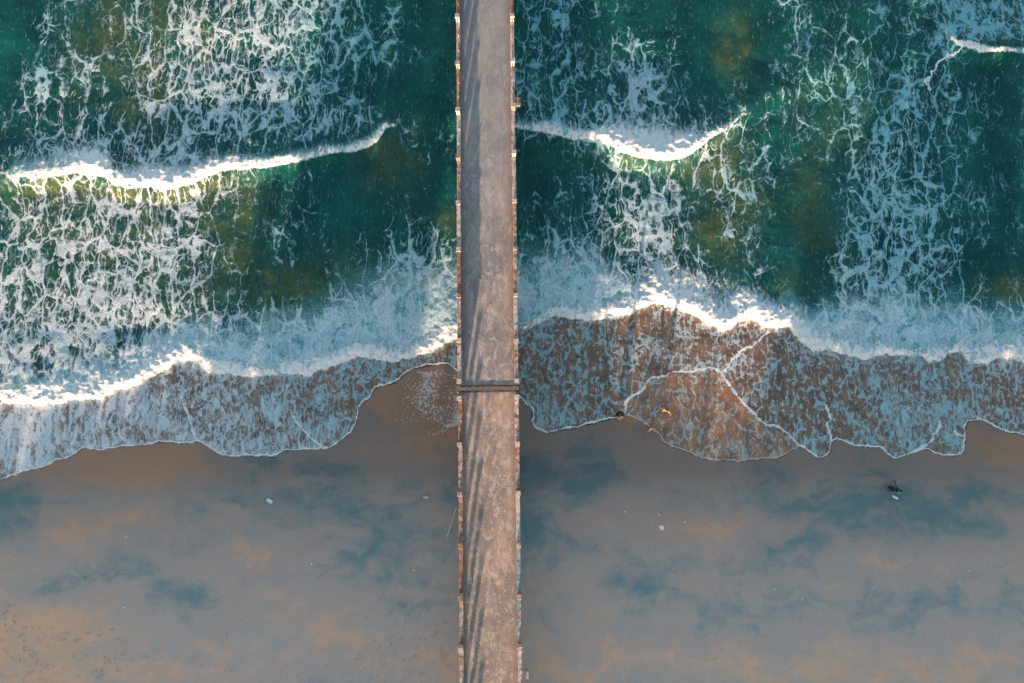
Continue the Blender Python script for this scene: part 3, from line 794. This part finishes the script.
# bamboo pole
def tube(bm, pts, rads, seg=8):
    rings = []
    for i, p in enumerate(pts):
        p = Vector(p); d = (Vector(pts[min(i+1, len(pts)-1)])-Vector(pts[max(i-1, 0)])).normalized()
        u = d.cross(Vector((0,0,1))); u = u.normalized() if u.length > .01 else Vector((1,0,0)); v = d.cross(u)
        rings.append([bm.verts.new(p+(u*math.cos(t)+v*math.sin(t))*rads[i]) for t in [2*math.pi*k/seg for k in range(seg)]])
    for a, b in zip(rings[:-1], rings[1:]):
        for k in range(seg): bm.faces.new((a[k], a[(k+1)%seg], b[(k+1)%seg], b[k]))
    bm.faces.new(rings[0][::-1]); bm.faces.new(rings[-1])
bm = bmesh.new()
A = Vector((*gp(447, 537, .4), ground_z(*gp(447, 537))+.05)); B = Vector((*gp(456, 508, .9), ground_z(*gp(456, 508))+.35))
pts = [A.lerp(B, k/12) for k in range(13)]; tube(bm, pts, [.035+(.008 if k % 2 else 0)-.001*k for k in range(13)])
o = link('bamboo_pole', bm_mesh(bm, 'pole'), mat_simple('bleached_bamboo', (.60,.56,.46), .6, .15, 4)); tag(o, 'long thin pale bamboo pole lying on sand against the left side of the pier', 'pole')

# ------------------------------------------------------------------ people
M_skin = mat_simple('skin', (.20,.10,.065), .6, .1, 20)
M_hair = mat_simple('black_hair', (.012,.010,.010), .6, .3, 40)
M_black = mat_simple('black_cloth', (.018,.020,.024), .9, .3, 15)
M_teal = mat_simple('teal_cloth', (.03,.30,.33), .85, .2, 15)
M_yel = mat_simple('yellow_cloth', (.30,.19,.05), .85, .15, 15)
M_red = mat_simple('red_cloth', (.30,.09,.06), .85, .15, 15)
M_navy = mat_simple('navy_cloth', (.025,.035,.06), .9, .2, 15)
def person(px, py, rz, label, top, bottom, arms=(20, 20), stride=.16, bend=0.0, scale=1.0, sink=0.0, headc=None, towel=False, dress=0):
    x, y = gp(px, py); gz = ground_z(x, y)
    root = empty('person', (x, y, gz-sink), rz); root.scale = (scale,)*3
    tag(root, label, 'person')
    V = []; E = []; Rd = []
    def v(p, r, par=None):
        V.append(p); Rd.append(r); i = len(V)-1
        if par is not None: E.append((par, i))
        return i
    pel = v((0, 0, .95), (.15, .11))
    sb = math.sin(bend); cb = math.cos(bend)
    def up(h, f=0): return (0, h*sb+f, .95+h*cb)
    sp = v(up(.16), (.125, .095), pel); ch = v(up(.33), (.155, .105), sp); nk0 = v(up(.47), (.09, .075), ch)
    nk = v(up(.53), (.055, .055), nk0); h1 = v(up(.60, .015), (.075, .085), nk); h2 = v(up(.69, .015), (.085, .10), h1); h3 = v(up(.77, .01), (.06, .07), h2)
    for s, ar in ((-1, arms[0]), (1, arms[1])):
        a = R(ar)
        sh = up(.44); S = v((s*.17, sh[1], sh[2]), (.062, .06), nk0)
        el = (s*(.19+.28*math.sin(a)), sh[1]+.03, sh[2]-.28*math.cos(a)); Eb = v(el, (.045, .045), S)
        wr = (el[0]+s*.25*math.sin(a*1.1), el[1]+.10, el[2]-.24*math.cos(a*1.1)); W = v(wr, (.028, .024), Eb)
        dv = Vector((wr[0]-el[0], wr[1]-el[1], wr[2]-el[2])).normalized()
        side = Vector((0, 1, 0)).cross(dv).cross(dv)*-1; side = Vector((0,1,0)) - dv*dv.y; side.normalize()
        pc = Vector(wr)+dv*.06; Pm = v(tuple(pc), (.036, .018), W)
        for k, (off, ln) in enumerate(((.03,.085),(.01,.095),(-.01,.09),(-.03,.07))):
            f1 = pc+side*off+dv*.045; f2 = f1+dv*ln*.5; f3 = f2+(dv*.8-Vector((s*.5,0,0))).normalized()*ln*.45
            i1 = v(tuple(f1), (.009,.009), Pm); i2 = v(tuple(f2), (.008,.008), i1); v(tuple(f3), (.007,.007), i2)
        t1 = Vector(wr)+dv*.03+side*.04; i1 = v(tuple(t1), (.012,.011), Pm); v(tuple(t1+side*.03+dv*.035), (.009,.009), i1)
        st = stride*s
        hp = v((s*.09, 0, .88), (.095, .095), pel)
        kn = v((s*.10, st*.6+.03, .49), (.06, .062), hp); an = v((s*.10, st, .09), (.038, .042), kn)
        hl = v((s*.10, st+.02, .045), (.036, .04), an); bl = v((s*.11, st+.13, .035), (.045, .032), hl); v((s*.115, st+.21, .028), (.036, .022), bl)
    me = bpy.data.meshes.new('body'); me.from_pydata(V, E, []); me.update()
    o = bpy.data.objects.new('body', me); COL.objects.link(o)
    sm = o.modifiers.new('skin', 'SKIN')
    sv = me.skin_vertices[0].data
    for i, r in enumerate(Rd): sv[i].radius = r
    sv[0].use_root = True
    ss = o.modifiers.new('sub', 'SUBSURF'); ss.levels = 1; ss.render_levels = 1
    dg = bpy.context.evaluated_depsgraph_get(); dg.update()
    nm = bpy.data.meshes.new_from_object(o.evaluated_get(dg)); bpy.data.objects.remove(o)
    b = link('body', nm, None, root, smooth=True); nm.materials.clear()
    for m in (M_skin, top, bottom): nm.materials.append(m)
    hz = .95+.50*cb
    for p in nm.polygons:
        c = p.center
        if c.z > hz and abs(c.x) < .13: p.material_index = 0
        elif c.z > .92 and (c - Vector((0, c.y, 0))).length > 0 and abs(c.x) < .34 and c.z < hz+.1: p.material_index = 1
        elif .35 < c.z <= .92 and abs(c.x) < .22: p.material_index = 2
        else: p.material_index = 0
    # hair cap
    bm = bmesh.new(); bmesh.ops.create_icosphere(bm, subdivisions=3, radius=1)
    hc = Vector(up(.71, .005))
    bmesh.ops.delete(bm, geom=[w for w in bm.verts if w.co.z < -.15 and w.co.y > -.35 or w.co.z < -.75], context='VERTS')
    for w in bm.verts: w.co = Vector((w.co.x*.098, w.co.y*.115-.008, w.co.z*.105))+hc
    link('hair', bm_mesh(bm, 'hair'), headc or M_hair, root, smooth=True)
    if towel:
        bm = bmesh.new(); g = []
        for i in range(7):
            row = []
            for k in range(9):
                t = (k-4)/4
                row.append(bm.verts.new((.17+.035*(i-3)+.01*math.sin(k*2), up(.4)[1]+.17*math.sin(t*1.9)*1.0+.02*math.sin(i*1.7), up(.4)[2]+.13-.42*abs(t)**1.6)))
            g.append(row)
        for i in range(6):
            for k in range(8): bm.faces.new((g[i][k], g[i+1][k], g[i+1][k+1], g[i][k+1]))
        o2 = link('towel', bm_mesh(bm, 'towel'), M_teal, root, smooth=True); solid(o2, .02)
    if dress:
        for p in nm.polygons:
            c = p.center
            if .70 < c.z < hz and abs(c.x) > .1: p.material_index = 1
        bm = bmesh.new(); prev = None
        for zz, rx_ in ((1.02,.17),(.85,.22),(.6,.28),(.35,.33),(.18,.36)):
            ring = [bm.verts.new((dress*rx_*(1+.07*math.sin(9*t))*math.cos(t), dress*rx_*.9*(1+.07*math.sin(9*t))*math.sin(t), zz)) for t in [2*math.pi*k/36 for k in range(36)]]
            if prev:
                for k in range(36): bm.faces.new((prev[k], prev[(k+1)%36], ring[(k+1)%36], ring[k]))
            prev = ring
        o3 = link('skirt', bm_mesh(bm, 'skirt'), M_black, root, smooth=True); solid(o3, .01)
    # face: nose and ears
    bm = bmesh.new()
    for c, r in ((up(.66, .115), (.014,.02,.022)), ((.088, up(.67)[1]+.01, up(.67)[2]), (.012,.02,.03)), ((-.088, up(.67)[1]+.01, up(.67)[2]), (.012,.02,.03))):
        b2 = bmesh.new(); bmesh.ops.create_icosphere(b2, subdivisions=2, radius=1)
        for w in b2.verts: w.co = Vector((w.co.x*r[0]+c[0], w.co.y*r[1]+c[1], w.co.z*r[2]+c[2]))
        t = bpy.data.meshes.new('t'); b2.to_mesh(t); b2.free(); bm.from_mesh(t); bpy.data.meshes.remove(t)
    link('face', bm_mesh(bm, 'face'), M_skin, root, smooth=True)
    return root
person(619.5, 415.5, R(20), 'person in dark clothes standing at the tip of the foam edge', M_black, M_black, arms=(24, 28), scale=1.1, dress=1.0)
person(888.5, 488, R(-60), 'person in black with a teal towel standing alone on dark wet sand, arm out', M_black, M_black, arms=(70, 35), stride=.26, scale=1.08, towel=True, dress=.62)
person(663, 410, R(150), 'person in a yellow shirt wading in thin brown backwash', M_yel, M_yel, arms=(45, 30), stride=.2, sink=.08)
person(650, 428, R(80), 'small person in a red shirt at the lower edge of the backwash', M_red, M_skin, arms=(25, 40), scale=.72, bend=.5)

# ------------------------------------------------------------------ unseen trees added behind the beach to shape the shade
M_leaf = mat_simple('casuarina_leaf', (.045,.075,.03), .7, .4, 1.5)
M_bark = mat_simple('bark', (.16,.12,.09), .9, .3, 4)
def tree_meshes(seed):
    q = random.Random(seed)
    bm = bmesh.new()
    tube(bm, [(0,0,-.3),(.03,.02,.35),(0,.05,.7),(.02,0,.96)], [.035,.026,.014,.004])
    for k in range(9):
        a = q.uniform(0, 6.28); h = q.uniform(.2, .8); l = .20*(1.1-h)+.05
        tube(bm, [(0,0,h),(l*.6*math.cos(a), l*.6*math.sin(a), h+.03),(l*math.cos(a), l*math.sin(a), h+.09)], [.010,.006,.002], 5)
    trunk = bm_mesh(bm, 'trunk')
    bm = bmesh.new()
    cl = []
    for k in range(75):
        h = q.random()**.8; rr_ = .27*(1-h*.72)*math.sqrt(q.random()); a = q.uniform(0, 6.28)
        cl.append(Vector((rr_*math.cos(a), rr_*math.sin(a), .05+.93*h)))
    for k in range(4200):
        c = q.choice(cl)+Vector((q.gauss(0,.035), q.gauss(0,.035), q.gauss(0,.03)))
        s = q.uniform(.012, .024); n_ = Vector((q.gauss(0,1), q.gauss(0,1), q.gauss(0,1))).normalized()
        u = n_.orthogonal().normalized()*s; w_ = n_.cross(u)
        vs_ = [bm.verts.new(c+u*1.5), bm.verts.new(c+w_*.7), bm.verts.new(c-u*1.5), bm.verts.new(c-w_*.7)]
        bm.faces.new(vs_)
    return trunk, bm_mesh(bm, 'crown')
TM = [tree_meshes(s) for s in (1, 2, 3)]
def tree(x, y, h, lab):
    t = empty('tree', (x, y, ground_z(x, y)), random.uniform(0, 6)); tr, cr = random.choice(TM)
    a = link('trunk', tr, None, t); b = link('crown', cr, None, t)
    if not tr.materials: tr.materials.append(M_bark)
    if not cr.materials: cr.materials.append(M_leaf)
    h *= .88; t.scale = (h*random.uniform(1.1, 1.5), h*.9, h)
    tag(t, lab, 'tree', 'unseen trees added at the back of the beach for shade')
TL = 'unseen feathery evergreen added behind the open beach to cast shade'
for row, yy in ((0, -62), (1, -66.5)):
    xx = -76.0+row
    while xx < 62:
        h = float(np.interp(xx, [-76, -60, -52, -44, -36, -33, -29, -22, -17, -1, 3, 12, 15, 20, 40, 46], [6.5, 6.1, 5.7, 6.1, 6.6, 9.5, 11.5, 11, 6.7, 6.6, 6.05, 6.0, 6.8, 10.8, 11, 7]))  # heights shaped to shade the beach and leave sun shafts
        if 13 > xx > -17 or xx < -36: h = min(h, 6.9)
        tree(xx, yy+random.uniform(-1.2, 1.2), h*random.uniform(.9, 1.06)+(.4 if row else 0), TL)
        if h > 8:
            for dx_ in (1.2, 2.4): tree(xx+dx_, yy+random.uniform(-1.2, 1.2), 6.5*random.uniform(.95, 1.06), TL)
        xx += (1.25 if h < 8 else 3.6)*random.uniform(.8, 1.2)

# ------------------------------------------------------------------ light, sky, camera
AZ = R(8.3); EL = R(5.6)          # shadows travel towards +y, slightly +x
sd = Vector((math.sin(AZ)*math.cos(EL), math.cos(AZ)*math.cos(EL), -math.sin(EL)))   # light travel
L = bpy.data.lights.new('sun', 'SUN'); L.energy = 5.0; L.angle = R(.6); L.color = (1.0, .62, .40)
so = bpy.data.objects.new('sun', L); COL.objects.link(so); so.rotation_euler = sd.to_track_quat('-Z', 'Y').to_euler(); so.location = (0, -60, 30)
w = bpy.data.worlds.new('World'); scene.world = w; w.use_nodes = True
nt = w.node_tree; bg = nt.nodes['Background']
sky = nt.nodes.new('ShaderNodeTexSky'); sky.sky_type = 'NISHITA'; sky.sun_disc = False
sky.sun_elevation = EL
sky.sun_rotation = math.atan2(-sd.x, -sd.y)
sky.air_density = 1.0; sky.dust_density = 1.0; sky.ozone_density = 1.15
nt.links.new(sky.outputs[0], bg.inputs[0]); bg.inputs[1].default_value = .108
cam = bpy.data.cameras.new('camera'); co = bpy.data.objects.new('camera', cam); COL.objects.link(co)
cam.sensor_width = 36; cam.lens = 36*F/1024; cam.clip_end = 9000; cam.clip_start = .5
co.location = (0, 0, H); co.rotation_euler = (TH, 0, 0)
scene.camera = co
vs = scene.view_settings; vs.view_transform = 'Standard'; vs.look = 'None'; vs.gamma = 1; vs.exposure = 2.16
